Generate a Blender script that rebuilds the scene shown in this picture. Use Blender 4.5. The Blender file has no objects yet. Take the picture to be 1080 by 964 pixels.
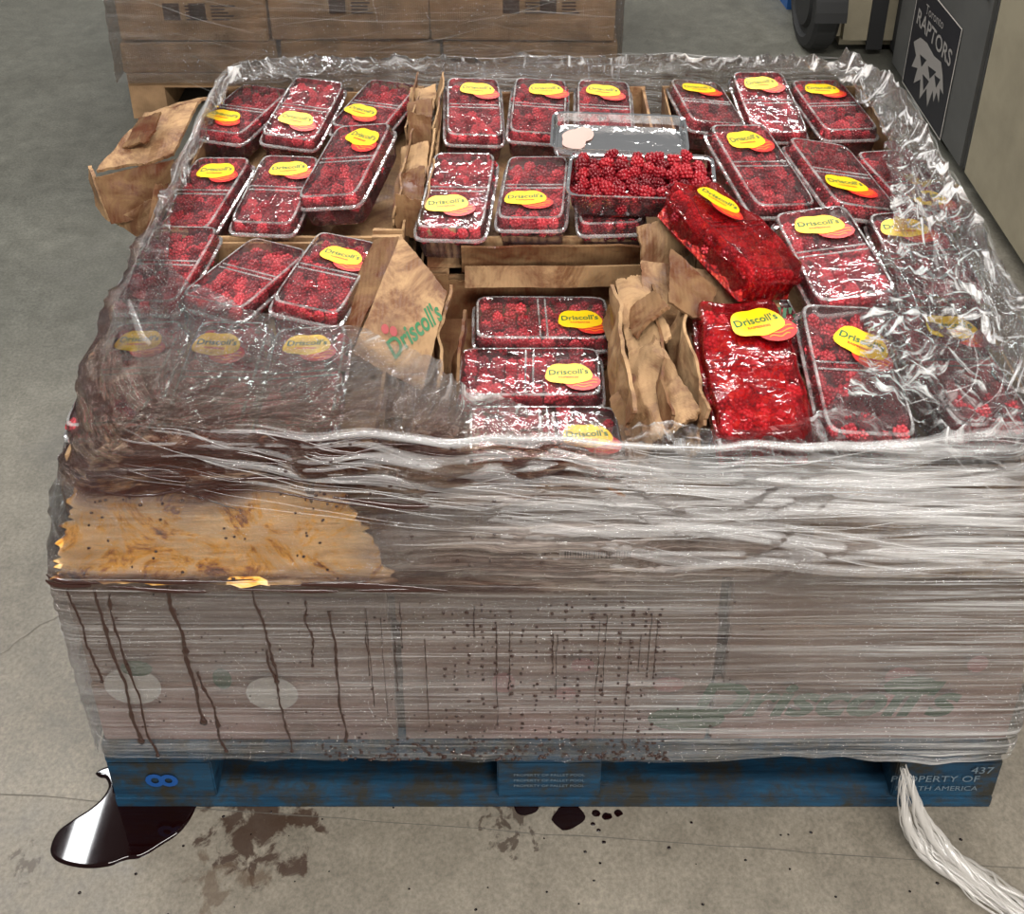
import bpy, bmesh, math, random
from mathutils import Vector, Matrix, noise, Euler
random.seed(7)
R=random.uniform
COL=bpy.context.scene.collection
bpy.context.scene.view_settings.view_transform='Standard'

# ---------------------------------------------------------------- helpers
def obj(name,me,mats=(),parent=None,loc=(0,0,0),rot=(0,0,0),smooth=False):
    o=bpy.data.objects.new(name,me); COL.objects.link(o)
    if me is not None:
        for m in mats:
            if m.name not in [x.name for x in me.materials if x]: me.materials.append(m)
        if smooth:
            for p in me.polygons: p.use_smooth=True
    o.location=loc; o.rotation_euler=rot
    if parent: o.parent=parent
    return o
def empty(name,loc=(0,0,0),rot=(0,0,0)):
    o=bpy.data.objects.new(name,None); COL.objects.link(o); o.location=loc; o.rotation_euler=rot; o.empty_display_size=.05
    return o
def sheet_pt(A,B,C,D,Nn,u,v,crum,seed):
    p=(A*(1-u)+B*u)*(1-v)+(D*(1-u)+C*u)*v
    q=p*8+Vector((seed*3.1,0,0))
    dd=crum*(1.6*abs(noise.noise(q))+.9*abs(noise.noise(q*2.1+Vector((4,0,0))))-.9*abs(noise.noise(q*1.4+Vector((0,8,0))))+.25*noise.noise(q*6))
    return p,dd
class MB:
    """mesh builder with material slots"""
    def __init__(s): s.v=[];s.f=[];s.m=[];s.sm=[]
    def add(s,vs,fs,mi=0,sm=False):
        b=len(s.v); s.v+= [tuple(v) for v in vs]
        for f in fs: s.f.append([b+i for i in f]); s.m.append(mi); s.sm.append(sm)
    def box(s,x0,x1,y0,y1,z0,z1,mi=0,mat=None,bev=0.0,jit=0):
        bm=bmesh.new(); bmesh.ops.create_cube(bm,size=1)
        for v in bm.verts:
            v.co=Vector(((x0+x1)/2+v.co.x*(x1-x0),(y0+y1)/2+v.co.y*(y1-y0),(z0+z1)/2+v.co.z*(z1-z0)))
            if jit: v.co+=Vector((R(-jit,jit),R(-jit,jit),R(-jit,jit)))
        if bev: bmesh.ops.bevel(bm,geom=bm.edges[:],offset=bev,segments=2,affect='EDGES')
        if mat: bm.transform(mat)
        bm.verts.index_update()
        s.add([v.co for v in bm.verts],[[v.index for v in f.verts] for f in bm.faces],mi); bm.free()
    def sheet(s,A,B,C,D,n=14,crum=.006,th=.003,mi=0,seed=0,rag=0):
        """bilinear corrugated board patch A-B-C-D with creases, torn edges and thickness"""
        A,B,C,D=map(Vector,(A,B,C,D)); Nn=(B-A).cross(D-A).normalized(); vs=[]
        n=int(n*1.6)
        def tear(a): return rag*(.45*noise.noise((a*4,seed,1))+.30*noise.noise((a*17,seed,7))+.30*noise.noise((a*47,seed,4)))
        for sd in (0,1):
            for j in range(n+1):
                for i in range(n+1):
                    u=i/n;v=j/n; u2,v2=u,v
                    if rag:
                        if i in(0,n): u2=u+tear(v+i)
                        if j in(0,n): v2=v+tear(u+j+9)
                    p,dd=sheet_pt(A,B,C,D,Nn,u2,v2,crum,seed)
                    vs.append(p+Nn*(dd+(th if sd else 0)))
        fs=[];k=(n+1)**2
        for j in range(n):
            for i in range(n):
                a=j*(n+1)+i
                fs.append([a,a+n+1,a+n+2,a+1]); fs.append([k+a,k+a+1,k+a+n+2,k+a+n+1])
        ring=[i for i in range(n)]+[(n+1)*j+n for j in range(n)]+[(n+1)*n+i for i in range(n,0,-1)]+[(n+1)*j for j in range(n,0,-1)]
        for i in range(len(ring)):
            a=ring[i];b=ring[(i+1)%len(ring)]; fs.append([a,b,k+b,k+a])
        s.add(vs,fs,mi)
    def ribbon(s,pts,w,nrm,mi=0,prof=3,hgt=.35):
        vs=[];n=len(pts)
        for i,p in enumerate(pts):
            t=(pts[min(i+1,n-1)]-pts[max(i-1,0)]).normalized()
            nn=nrm[i] if isinstance(nrm,list) else nrm
            sd=t.cross(nn).normalized()
            ww=w*(.25+.75*math.sin(math.pi*(i+.5)/n))
            for k in range(prof):
                a=k/(prof-1)*2-1; vs.append(p+sd*ww/2*a+nn*ww*hgt*(1-a*a))
        fs=[]
        for i in range(n-1):
            for k in range(prof-1):
                a=prof*i+k; fs.append([a,a+1,a+1+prof,a+prof])
        s.add(vs,fs,mi,True)
    def mesh(s,name):
        me=bpy.data.meshes.new(name); me.from_pydata(s.v,[],s.f); me.update()
        me.polygons.foreach_set('material_index',s.m); me.polygons.foreach_set('use_smooth',s.sm)
        return me
def text_mesh(txt,size,mat,name='lettering',bold=.0,shear=0):
    c=bpy.data.curves.new(name,'FONT'); c.body=txt; c.size=size; c.align_x='CENTER'; c.align_y='CENTER'
    c.offset=bold; c.shear=shear; c.resolution_u=3
    o=bpy.data.objects.new(name,c); COL.objects.link(o)
    dg=bpy.context.evaluated_depsgraph_get(); me=bpy.data.meshes.new_from_object(o.evaluated_get(dg))
    bpy.data.objects.remove(o); me.materials.clear(); me.materials.append(mat); return me

# ---------------------------------------------------------------- materials
def mat(name,color=(.5,.5,.5),rough=.5,metal=0,spec=.5,coat=0):
    m=bpy.data.materials.new(name); m.use_nodes=True; n=m.node_tree; p=n.nodes['Principled BSDF']
    p.inputs['Base Color'].default_value=(*color,1); p.inputs['Roughness'].default_value=rough
    p.inputs['Metallic'].default_value=metal; p.inputs['Specular IOR Level'].default_value=spec; p.inputs['Coat Weight'].default_value=coat
    return m,n,p
def N(t,typ,**k):
    n=t.nodes.new(typ)
    for a,b in k.items(): setattr(n,a,b)
    return n
def ramp(t,src,stops):
    r=t.nodes.new('ShaderNodeValToRGB'); e=r.color_ramp.elements
    while len(e)<len(stops): e.new(.5)
    for i,(p,c) in enumerate(stops): e[i].position=p; e[i].color=(*c,1) if len(c)==3 else c
    t.links.new(src,r.inputs['Fac']); return r
def noisen(t,vec,scale,detail=4,rough=.55,dist=0):
    n=N(t,'ShaderNodeTexNoise'); n.inputs['Scale'].default_value=scale; n.inputs['Detail'].default_value=detail
    n.inputs['Roughness'].default_value=rough; n.inputs['Distortion'].default_value=dist
    if vec is not None: t.links.new(vec,n.inputs['Vector'])
    return n
def mixc(t,fac,a,b,mode='MIX'):
    m=N(t,'ShaderNodeMix',data_type='RGBA',blend_type=mode)
    for s,i in ((fac,0),(a,6),(b,7)):
        if isinstance(s,(int,float)): m.inputs[i].default_value=s
        elif isinstance(s,tuple): m.inputs[i].default_value=(*s,1)
        else: t.links.new(s,m.inputs[i])
    return m.outputs[2]
def mth(t,op,a,b=None,c=None,clamp=False):
    m=N(t,'ShaderNodeMath',operation=op,use_clamp=clamp)
    for i,s in enumerate((a,b,c)):
        if s is None: continue
        if isinstance(s,(int,float)): m.inputs[i].default_value=s
        else: t.links.new(s,m.inputs[i])
    return m.outputs[0]
def mapping(t,vec,scale=(1,1,1),rot=(0,0,0),loc=(0,0,0)):
    m=N(t,'ShaderNodeMapping'); m.inputs['Scale'].default_value=scale; m.inputs['Rotation'].default_value=rot; m.inputs['Location'].default_value=loc
    t.links.new(vec,m.inputs['Vector']); return m.outputs[0]
def bump(t,h,p,strength=.3,dist=.01):
    b=N(t,'ShaderNodeBump'); b.inputs['Strength'].default_value=strength; b.inputs['Distance'].default_value=dist
    t.links.new(h,b.inputs['Height']); t.links.new(b.outputs[0],p.inputs['Normal']); return b

def cardboard(name,base=(.43,.27,.13),stain=.4,seed=0,thr=.0):
    m,t,p=mat(name,base,.75,spec=.25)
    g=N(t,'ShaderNodeNewGeometry').outputs['Position']; g=mapping(t,g,loc=(seed,0,0))
    n1=noisen(t,g,14,5); n2=noisen(t,g,13,7,.72,.8)
    c=mixc(t,ramp(t,n1.outputs[0],[(.3,(0,0,0)),(.7,(1,1,1))]).outputs[0],tuple(x*.66 for x in base),tuple(min(1,x*1.22) for x in base))
    st=ramp(t,n2.outputs[0],[(.60-.16*stain-thr,(0,0,0)),(.64-thr,(1,1,1))]).outputs[0]
    f=mth(t,'MULTIPLY',st,stain)
    c=mixc(t,f,c,(.09,.022,.010)); t.links.new(c,p.inputs['Base Color'])
    t.links.new(mth(t,'SUBTRACT',.8,mth(t,'MULTIPLY',f,.6)),p.inputs['Roughness'])
    wv=N(t,'ShaderNodeTexWave'); wv.inputs['Scale'].default_value=55; wv.inputs['Distortion'].default_value=1.5; t.links.new(g,wv.inputs['Vector'])
    bump(t,mth(t,'ADD',noisen(t,g,60,4).outputs[0],mth(t,'MULTIPLY',wv.outputs[1],.15)),p,.3,.004); return m
M_card=cardboard('cardboard',(.38,.235,.12),.75,0,.03)
M_card_dark=cardboard('cardboard_wet',(.20,.11,.05),.85,3,.03)
M_card_back=cardboard('cardboard_carton',(.42,.26,.14),.1,6)

m,t,p=mat('tray_print',(.5,.3,.25),.6); M_print=m
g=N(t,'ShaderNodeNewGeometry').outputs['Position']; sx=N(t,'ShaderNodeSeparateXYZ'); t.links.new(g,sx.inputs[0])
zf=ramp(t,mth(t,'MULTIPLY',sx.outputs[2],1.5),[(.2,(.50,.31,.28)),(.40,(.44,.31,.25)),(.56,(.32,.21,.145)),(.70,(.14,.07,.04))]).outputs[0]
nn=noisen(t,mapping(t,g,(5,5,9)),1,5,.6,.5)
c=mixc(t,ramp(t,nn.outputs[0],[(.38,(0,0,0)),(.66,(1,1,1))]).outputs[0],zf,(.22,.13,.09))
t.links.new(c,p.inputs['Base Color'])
m,t,p=mat('cardboard_juice_soaked',(.5,.3,.1),.30,coat=.6); M_amber=m
g=N(t,'ShaderNodeNewGeometry').outputs['Position']; sx=N(t,'ShaderNodeSeparateXYZ'); t.links.new(g,sx.inputs[0])
n1=noisen(t,mapping(t,g,(11,11,13),(0,.5,0)),1,9,.70,2.2)
lf=mth(t,'MULTIPLY_ADD',sx.outputs[0],.30,.10)   # wetter towards the left corner
k=mth(t,'ADD',n1.outputs[0],lf)
c=ramp(t,k,[(.32,(.05,.010,.005)),(.38,(.42,.12,.010)),(.44,(.95,.48,.07)),(.50,(.90,.58,.27)),(.8,(.92,.68,.40))]).outputs[0]
t.links.new(c,p.inputs['Base Color']); bump(t,n1.outputs[0],p,.4,.012)

def berrymat(name,c0,c1,c2,coat):
    m,t,p=mat(name,c1,.28,spec=.5,coat=coat)
    at=N(t,'ShaderNodeAttribute',attribute_name='rnd')
    t.links.new(ramp(t,at.outputs['Fac'],[(0,c0),(.5,c1),(1,c2)]).outputs[0],p.inputs['Base Color']); return m
M_berry=berrymat('raspberry',(.14,.005,.012),(.42,.013,.028),(.72,.06,.08),.15)
M_berry_open=berrymat('raspberry_uncovered',(.09,.003,.006),(.26,.006,.013),(.42,.018,.026),.0)
m,t,p=mat('crushed_berry_pulp',(.5,.01,.015),.12,coat=1); M_pulp=m
g=N(t,'ShaderNodeTexCoord').outputs['Object']
v=N(t,'ShaderNodeTexVoronoi'); v.inputs['Scale'].default_value=180; t.links.new(g,v.inputs['Vector'])
n1=noisen(t,g,55,6,.7,1)
t.links.new(ramp(t,n1.outputs[0],[(.36,(.12,.002,.004)),(.5,(.58,.010,.012)),(.66,(.88,.10,.05))]).outputs[0],p.inputs['Base Color'])
bump(t,mth(t,'ADD',v.outputs[0],n1.outputs[0]),p,.9,.010)
M_gapfill,_,_=mat('gap_shade_fill',(.08,.045,.028),.8)  # dark colour stands in for the shade in gaps between trays

def clear(name,haze=.05,hcol=(.75,.45,.45),tint=(.97,.95,.95),rough=.07,base=.0,bs=.38):
    m=bpy.data.materials.new(name); m.use_nodes=True; t=m.node_tree; t.nodes.clear()
    out=N(t,'ShaderNodeOutputMaterial'); tr=N(t,'ShaderNodeBsdfTransparent'); tr.inputs[0].default_value=(*tint,1)
    gl=N(t,'ShaderNodeBsdfGlossy'); gl.inputs['Roughness'].default_value=rough; gl.inputs[0].default_value=(.85,.85,.85,1)
    di=N(t,'ShaderNodeBsdfDiffuse'); di.inputs[0].default_value=(*hcol,1)
    fr=N(t,'ShaderNodeFresnel'); fr.inputs[0].default_value=1.5
    g=N(t,'ShaderNodeTexCoord').outputs['Object']
    b=N(t,'ShaderNodeBump'); b.inputs['Strength'].default_value=bs; b.inputs['Distance'].default_value=.004
    t.links.new(noisen(t,g,42,3,.6,.5).outputs[0],b.inputs['Height'])
    t.links.new(b.outputs[0],fr.inputs['Normal']); t.links.new(b.outputs[0],gl.inputs['Normal'])
    m1=N(t,'ShaderNodeMixShader'); m2=N(t,'ShaderNodeMixShader')
    hz=ramp(t,noisen(t,g,45,5,.65).outputs[0],[(.35,(0,0,0)),(.7,(1,1,1))]).outputs[0]
    t.links.new(mth(t,'MULTIPLY_ADD',hz,haze*1.6,haze*.3),m1.inputs[0])
    t.links.new(tr.outputs[0],m1.inputs[1]); t.links.new(di.outputs[0],m1.inputs[2])
    t.links.new(mth(t,'ADD',fr.outputs[0],base,clamp=True),m2.inputs[0])
    t.links.new(m1.outputs[0],m2.inputs[1]); t.links.new(gl.outputs[0],m2.inputs[2]); t.links.new(m2.outputs[0],out.inputs[0])
    return m
M_clear=clear('clear_plastic')
M_clear_red=clear('juice_smeared_plastic',.16,(.50,.01,.015),(.97,.6,.6),.10,bs=.8)
M_flange=clear('clear_plastic_edge',.30,(.70,.67,.65),(.95,.95,.95),.08,.08)
M_yel,_,_=mat('label_yellow',(.90,.56,.005),.35)
M_lred,_,_=mat('label_red',(.62,.02,.015),.35)
M_lor,_,_=mat('label_orange',(.95,.22,.01),.35)
M_green,_,_=mat('print_green',(.012,.13,.04),.5)
M_green2,_,_=mat('print_green_faded',(.10,.15,.085),.6)
M_white,_,_=mat('print_white',(.66,.61,.55),.5)
M_black,_,_=mat('print_black',(.015,.015,.02),.5)
M_pred,_,_=mat('print_red',(.34,.05,.05),.6)
M_pred2,_,_=mat('print_red_faded',(.42,.20,.18),.6)
m,t,p=mat('dark_juice',(.006,.0012,.0012),.03,spec=.3); M_juice=m
M_drip,_,_=mat('dried_juice_drip',(.030,.009,.005),.2,spec=.5,coat=.3)

def film(name,lowrough=.12):
    m=bpy.data.materials.new(name); m.use_nodes=True; t=m.node_tree; t.nodes.clear()
    out=N(t,'ShaderNodeOutputMaterial'); uv=N(t,'ShaderNodeUVMap').outputs[0]
    hz=N(t,'ShaderNodeAttribute',attribute_name='haze').outputs['Fac']; st=N(t,'ShaderNodeAttribute',attribute_name='stain').outputs['Fac']
    lp=N(t,'ShaderNodeAttribute',attribute_name='lip').outputs['Fac']
    s1=noisen(t,mapping(t,uv,(3.2,230,1)),1,7,.75,.2); s2=noisen(t,mapping(t,uv,(1.6,50,1),(0,0,.05)),1,5,.6,.5)
    s3=noisen(t,mapping(t,uv,(60,11,1),(0,0,.5)),1,6,.62,.9)
    s4=noisen(t,mapping(t,uv,(12,55,1),(0,0,-.35)),1,6,.62,.9)
    r1=ramp(t,s1.outputs[0],[(.50,(0,0,0)),(.66,(1,1,1))]).outputs[0]
    r2=ramp(t,s2.outputs[0],[(.48,(0,0,0)),(.70,(1,1,1))]).outputs[0]
    r3=ramp(t,mth(t,'MAXIMUM',s3.outputs[0],s4.outputs[0]),[(.55,(0,0,0)),(.70,(1,1,1))]).outputs[0]
    sk=mth(t,'MULTIPLY_ADD',r1,.8,mth(t,'MULTIPLY',r2,.6))
    f=mixc(t,lp,sk,r3)
    fac=mth(t,'MULTIPLY',hz,mth(t,'MULTIPLY_ADD',f,2.7,.05),clamp=True)
    stf=ramp(t,noisen(t,mapping(t,uv,(6,26,1),(0,0,.14)),1,7,.68,1.2).outputs[0],[(.36,(0,0,0)),(.54,(1,1,1))]).outputs[0]
    stain=mth(t,'MULTIPLY',stf,st,clamp=True)
    hgt=mixc(t,lp,mth(t,'ADD',s1.outputs[0],mth(t,'MULTIPLY',s2.outputs[0],2.)),mth(t,'MULTIPLY',mth(t,'ADD',s3.outputs[0],s4.outputs[0]),2.2))
    b=N(t,'ShaderNodeBump'); b.inputs['Strength'].default_value=1.; b.inputs['Distance'].default_value=.009; t.links.new(hgt,b.inputs['Height'])
    tr=N(t,'ShaderNodeBsdfTransparent'); t.links.new(mixc(t,stain,(.98,.98,.98),(.20,.05,.02)),tr.inputs[0])
    gl=N(t,'ShaderNodeBsdfGlossy'); gl.inputs['Roughness'].default_value=lowrough; gl.inputs[0].default_value=(1,1,1,1); t.links.new(b.outputs[0],gl.inputs['Normal'])
    fr=N(t,'ShaderNodeFresnel'); fr.inputs[0].default_value=1.5; t.links.new(b.outputs[0],fr.inputs['Normal'])
    pr=N(t,'ShaderNodeBsdfPrincipled'); pr.inputs['Roughness'].default_value=.18; pr.inputs['Specular IOR Level'].default_value=1.
    warm=mixc(t,mth(t,'MULTIPLY',st,.9,clamp=True),(.88,.855,.83),(.50,.33,.22))
    t.links.new(mixc(t,stain,warm,(.065,.018,.008)),pr.inputs['Base Color']); t.links.new(b.outputs[0],pr.inputs['Normal'])
    m1=N(t,'ShaderNodeMixShader'); t.links.new(mth(t,'ADD',fr.outputs[0],.03,clamp=True),m1.inputs[0]); t.links.new(tr.outputs[0],m1.inputs[1]); t.links.new(gl.outputs[0],m1.inputs[2])
    m2=N(t,'ShaderNodeMixShader'); t.links.new(mth(t,'ADD',fac,mth(t,'MULTIPLY',stain,.50),clamp=True),m2.inputs[0]); t.links.new(m1.outputs[0],m2.inputs[1]); t.links.new(pr.outputs[0],m2.inputs[2])
    t.links.new(m2.outputs[0],out.inputs[0]); return m
M_film=film('stretch_film')
def plastic(name,col,alpha,rough):
    m=bpy.data.materials.new(name); m.use_nodes=True; p=m.node_tree.nodes['Principled BSDF']
    p.inputs['Base Color'].default_value=(*col,1); p.inputs['Roughness'].default_value=rough; p.inputs['Alpha'].default_value=alpha; p.inputs['Specular IOR Level'].default_value=1; return m
M_strand=plastic('film_strand',(.85,.84,.82),.28,.12)
M_fold=plastic('film_fold',(.80,.78,.76),.13,.10)
M_rope=plastic('film_rope',(.56,.53,.49),.55,.2)

# ---------------------------------------------------------------- floor
m,t,p=mat('concrete_floor',(.3,.28,.24),.5)
g=N(t,'ShaderNodeNewGeometry').outputs['Position']
n1=noisen(t,g,1.3,6,.6,.3); n2=noisen(t,g,22,6,.7); n3=noisen(t,g,160,3,.7); n4=noisen(t,g,4.5,7,.7,.4)
c=ramp(t,n1.outputs[0],[(.3,(.140,.121,.092)),(.7,(.215,.190,.150))]).outputs[0]
c=mixc(t,.45,c,ramp(t,n4.outputs[0],[(.3,(.34,.34,.34)),(.7,(.64,.64,.64))]).outputs[0],'OVERLAY')
c=mixc(t,.55,c,ramp(t,n2.outputs[0],[(.3,(.34,.34,.34)),(.7,(.66,.66,.66))]).outputs[0],'OVERLAY')
c=mixc(t,.35,c,ramp(t,n3.outputs[0],[(.35,(.2,.2,.2)),(.65,(.8,.8,.8))]).outputs[0],'OVERLAY')
sx=N(t,'ShaderNodeSeparateXYZ'); t.links.new(g,sx.inputs[0])
rear_tone=ramp(t,mth(t,'ADD',mth(t,'MULTIPLY',sx.outputs[1],.4),mth(t,'MULTIPLY',sx.outputs[0],-.12)),[(.15,(0,0,0)),(.55,(1,1,1))]).outputs[0]  # floor colour gets darker and cooler towards the rear and left
c=mixc(t,rear_tone,c,mixc(t,1.,c,(.60,.67,.70),'MULTIPLY'))
def splash(cx,cy,r,sc,lo,hi,col,c,amt=.8):
    d=N(t,'ShaderNodeVectorMath',operation='DISTANCE'); t.links.new(g,d.inputs[0]); d.inputs[1].default_value=(cx,cy,0)
    fo=mth(t,'SUBTRACT',1.,mth(t,'DIVIDE',d.outputs['Value'],r),clamp=True)
    nz=noisen(t,g,sc,5,.6,.4)
    k=mth(t,'MULTIPLY',ramp(t,mth(t,'ADD',nz.outputs[0],mth(t,'MULTIPLY',fo,.35)),[(lo,(0,0,0)),(hi,(1,1,1))]).outputs[0],mth(t,'MULTIPLY',mth(t,'GREATER_THAN',fo,0.02),amt))
    return mixc(t,k,c,col)
c=splash(-.40,-.02,.12,34,.66,.74,(.035,.016,.008),c,.9)
c=splash(-.44,-.10,.10,30,.74,.82,(.07,.04,.02),c,.6)
c=splash(-.05,.0,.12,50,.76,.82,(.04,.024,.015),c,.8)
c=splash(-.70,-.07,.05,60,.74,.82,(.05,.034,.02),c,.7)
c=splash(-.9,.9,.9,5,.80,.95,(.09,.085,.075),c,.45)
t.links.new(c,p.inputs['Base Color'])
t.links.new(ramp(t,n2.outputs[0],[(.3,(.32,)*3),(.7,(.55,)*3)]).outputs[0],p.inputs['Roughness'])
bump(t,n3.outputs[0],p,.15,.002); M_floor=m
M_joint,_,_=mat('floor_joint_dark',(.10,.09,.075),.8)
mb=MB(); mb.box(-6,6,-5,9,-.1,0)
fl=obj('floor',mb.mesh('floor'),[M_floor])
mb=MB()
def crack(x0,y0,x1,y1,w,n=40,sd=0,wob=.006):
    a=Vector((x0,y0,.0006));b=Vector((x1,y1,.0006)); d=(b-a).normalized(); s=Vector((-d.y,d.x,0)); vs=[]
    for i in range(n+1):
        q=a.lerp(b,i/n)+s*wob*noise.noise((i*.4,sd,0)); ww=w*(.6+.5*noise.noise((i*.9,sd,3)))
        vs+=[q-s*ww,q+s*ww]
    mb.add(vs,[[2*i,2*i+1,2*i+3,2*i+2] for i in range(n)])
crack(-.95,.03,1.4,-.13,.0008,60,1,.004)
crack(-.95,.13,-.72,.36,.0008,30,2,.012)
obj('floor_crack',mb.mesh('floor_crack'),[M_joint],fl)

# ---------------------------------------------------------------- pallet
m,t,p=mat('blue_painted_wood',(.03,.14,.28),.65,spec=.3); M_blue=m
g=N(t,'ShaderNodeNewGeometry').outputs['Position']
n1=noisen(t,mapping(t,g,(6,40,60)),1,5,.65,.3); n2=noisen(t,g,14,6,.75)
c=ramp(t,n1.outputs[0],[(.3,(.003,.018,.040)),(.65,(.009,.060,.118))]).outputs[0]
c=mixc(t,ramp(t,n2.outputs[0],[(.44,(0,0,0)),(.60,(1,1,1))]).outputs[0],c,(.026,.024,.018)); t.links.new(c,p.inputs['Base Color'])
bump(t,n1.outputs[0],p,.5,.004)
mb=MB()
for y in (0.0,.43,.87): mb.box(-.598,.602,y,y+.10,0,.021,bev=.002)
for y in (0.0,.42,.83):
    for x in (-.598,-.075,.462): mb.box(x,x+.14,y+.002,y+.138,.021,.098,bev=.002)
for x in (-.598,-.07,.462): mb.box(x,x+.135,.001,.97,.098,.118,bev=.002)
for i in range(7): mb.box(-.598,.602,.0+i*.145,.1+i*.145,.118,.14,bev=.002)
pal=empty('blue_wooden_pallet'); obj('pallet_timber',mb.mesh('pallet_timber'),[M_blue],pal)
M_lt,_,_=mat('pallet_stencil',(.11,.15,.18),.7)
for tx,x,z,s in (('PROPERTY OF',.515,.066,.019),('NORTH AMERICA',.52,.045,.014),('437',.575,.085,.02)):
    o=obj('stencil',text_mesh(tx,s,M_lt),[],pal,(x,-.0012,z),(math.pi/2,0,0))
for k in range(3): o=obj('stencil',text_mesh('PROPERTY OF PALLET POOL',.0075,M_lt),[],pal,(-.005,-.0005,.05+k*.012),(math.pi/2,0,0))
o=obj('stencil',text_mesh('8',.06,mat('pallet_logo_blue',(.008,.07,.26),.5)[0],bold=.001),[],pal,(-.53,-.0006,.062),(math.pi/2,math.pi/2,0))

# ---------------------------------------------------------------- cardboard tray load
load=empty('cardboard_tray_load')
XS=[(-.592,-.205),(-.195,.2),(.21,.602)]
YS=[(.005,.455),(.465,.915)]
mb=MB()
mb.box(-.58,.59,.02,.90,.145,.466,3)  # added filler block, makes the see-through gaps between trays read as dark
def tray(mb,x0,x1,y0,y1,z0,z1,mi=0,fdrop=0):
    th=.004
    mb.box(x0,x1,y0,y1,z0,z0+th,mi)
    mb.box(x0,x1,y0,y0+th,z0,z1-.012-fdrop,mi,jit=.001); mb.box(x0,x1,y1-th,y1,z0,z1-.012,mi,jit=.001)
    for (a,b,c,d) in ((x0,x0+th,y0,y1),(x1-th,x1,y0,y1)): mb.box(a,b,c,d,z0,z1-.004-fdrop*.6,mi,jit=.001)
    for xx in (x0,x1-.045):
        for yy,dr in ((y0,fdrop),(y1-.006,0)): mb.box(xx,xx+.045,yy,yy+.006,z0,z1-dr,mi,jit=.0015)
for L,(z0,z1) in enumerate(((.141,.255),(.257,.37),(.372,.470))):
    for (x0,x1) in XS:
        for (y0,y1) in YS:
            j=R(-.004,.004); y0b=y0+R(0,.004)
            mb.box(x0+j,x1+j,y0b,y1,z0,z1,1,bev=.002)
for xi,(x0,x1) in enumerate(XS):
    for yi,(y0,y1) in enumerate(YS):
        if yi==0: y0=.05
        tray(mb,x0,x1,y0,y1,.472,.560,2 if yi==0 else 0,.0)
for xi,(x0,x1) in enumerate(XS):
    for yi,(y0,y1) in enumerate(YS):
        if (xi,yi)==(1,0): continue
        if yi==0: y0=.056
        tray(mb,x0+.012,x1-.012,y0,y1,.562,.630,0,.035 if yi==0 else 0)
obj('cardboard_trays',mb.mesh('cardboard_trays'),[M_card,M_print,M_card_dark,M_gapfill],load)
mb=MB()
mb.sheet((-.588,-.012,.476),(-.19,-.012,.466),(-.26,.040,.585),(-.565,.044,.585),22,.006,.004,1,3,rag=.10)
mb.sheet((-.26,-.001,.468),(.30,.0,.468),(.30,.040,.585),(-.30,.040,.585),20,.006,.004,2,8)
mb.sheet((.30,.0,.468),(.595,.0,.468),(.595,.045,.595),(.30,.045,.585),16,.006,.004,0,9)
FLAP=((-.262,.215,.615),(-.170,.175,.585),(-.142,.290,.655),(-.212,.385,.676))
mb.sheet(*FLAP,18,.005,.004,0,1,rag=.03)
mb.sheet((-.17,.17,.54),(-.165,.33,.54),(-.150,.33,.640),(-.155,.17,.605),14,.010,.004,0,12,rag=.06)
mb.sheet((-.145,.19,.50),(-.135,.30,.50),(-.125,.30,.62),(-.13,.19,.59),12,.012,.004,2,13,rag=.10)
mb.sheet((-.26,.235,.61),(-.21,.39,.665),(-.25,.41,.65),(-.30,.25,.60),12,.006,.003,2,4,rag=.04)
for k,(ya,yb,za,zb) in enumerate(((.50,.62,.648,.660),(.58,.70,.640,.668),(.735,.84,.648,.660),(.80,.90,.645,.668))):
    mb.sheet((-.240,ya,.575),(-.237,yb,.575),(-.228,yb,zb),(-.236,ya,za),10,.008,.003,2 if k%2 else 0,60+k,rag=.10)
    mb.sheet((-.196,ya,.575),(-.198,yb,.575),(-.186,yb,zb),(-.190,ya,za),10,.008,.003,0,70+k,rag=.10)
    mb.sheet((-.236,ya+.02,.622),(-.19,ya+.01,.632),(-.19,yb-.02,.648),(-.234,yb-.03,.644),12,.012,.003,0 if k%2 else 2,80+k,rag=.10)
mb.sheet((-.232,.72,.60),(-.188,.71,.60),(-.19,.735,.670),(-.228,.745,.672),10,.010,.003,2,26,rag=.12)
mb.sheet((-.232,.50,.60),(-.188,.49,.60),(-.19,.505,.66),(-.228,.515,.665),10,.010,.003,2,27,rag=.12)
# crumpled boards at right of the pit: folded layers
mb.sheet((.085,.33,.56),(.090,.10,.55),(.100,.10,.63),(.090,.32,.645),18,.012,.005,0,31,rag=.05)
mb.sheet((.088,.33,.640),(.125,.35,.650),(.150,.22,.645),(.095,.20,.620),16,.014,.005,0,32,rag=.08)
P33=((.085,.20,.612),(.125,.24,.638),(.165,.10,.645),(.105,.070,.600)); mb.sheet(*P33,16,.018,.005,0,33,rag=.10)
mb.sheet((.068,.16,.590),(.100,.19,.610),(.125,.08,.612),(.085,.065,.580),14,.016,.005,2,38,rag=.12)
mb.sheet((.090,.28,.625),(.135,.30,.655),(.150,.25,.665),(.100,.23,.640),12,.014,.005,2,50,rag=.12)
mb.sheet((.145,.075,.545),(.150,.34,.555),(.165,.34,.648),(.170,.09,.645),16,.012,.004,0,34,rag=.05)
mb.sheet((.110,.08,.545),(.118,.32,.555),(.130,.32,.648),(.130,.09,.635),16,.012,.004,2,39,rag=.07)
P35=((.12,.27,.585),(.31,.26,.585),(.31,.33,.640),(.125,.36,.655)); mb.sheet(*P35,18,.008,.004,0,35,rag=.03)
mb.sheet((.13,.38,.60),(.21,.43,.62),(.20,.45,.675),(.12,.425,.665),12,.010,.004,0,36,rag=.06)
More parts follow.
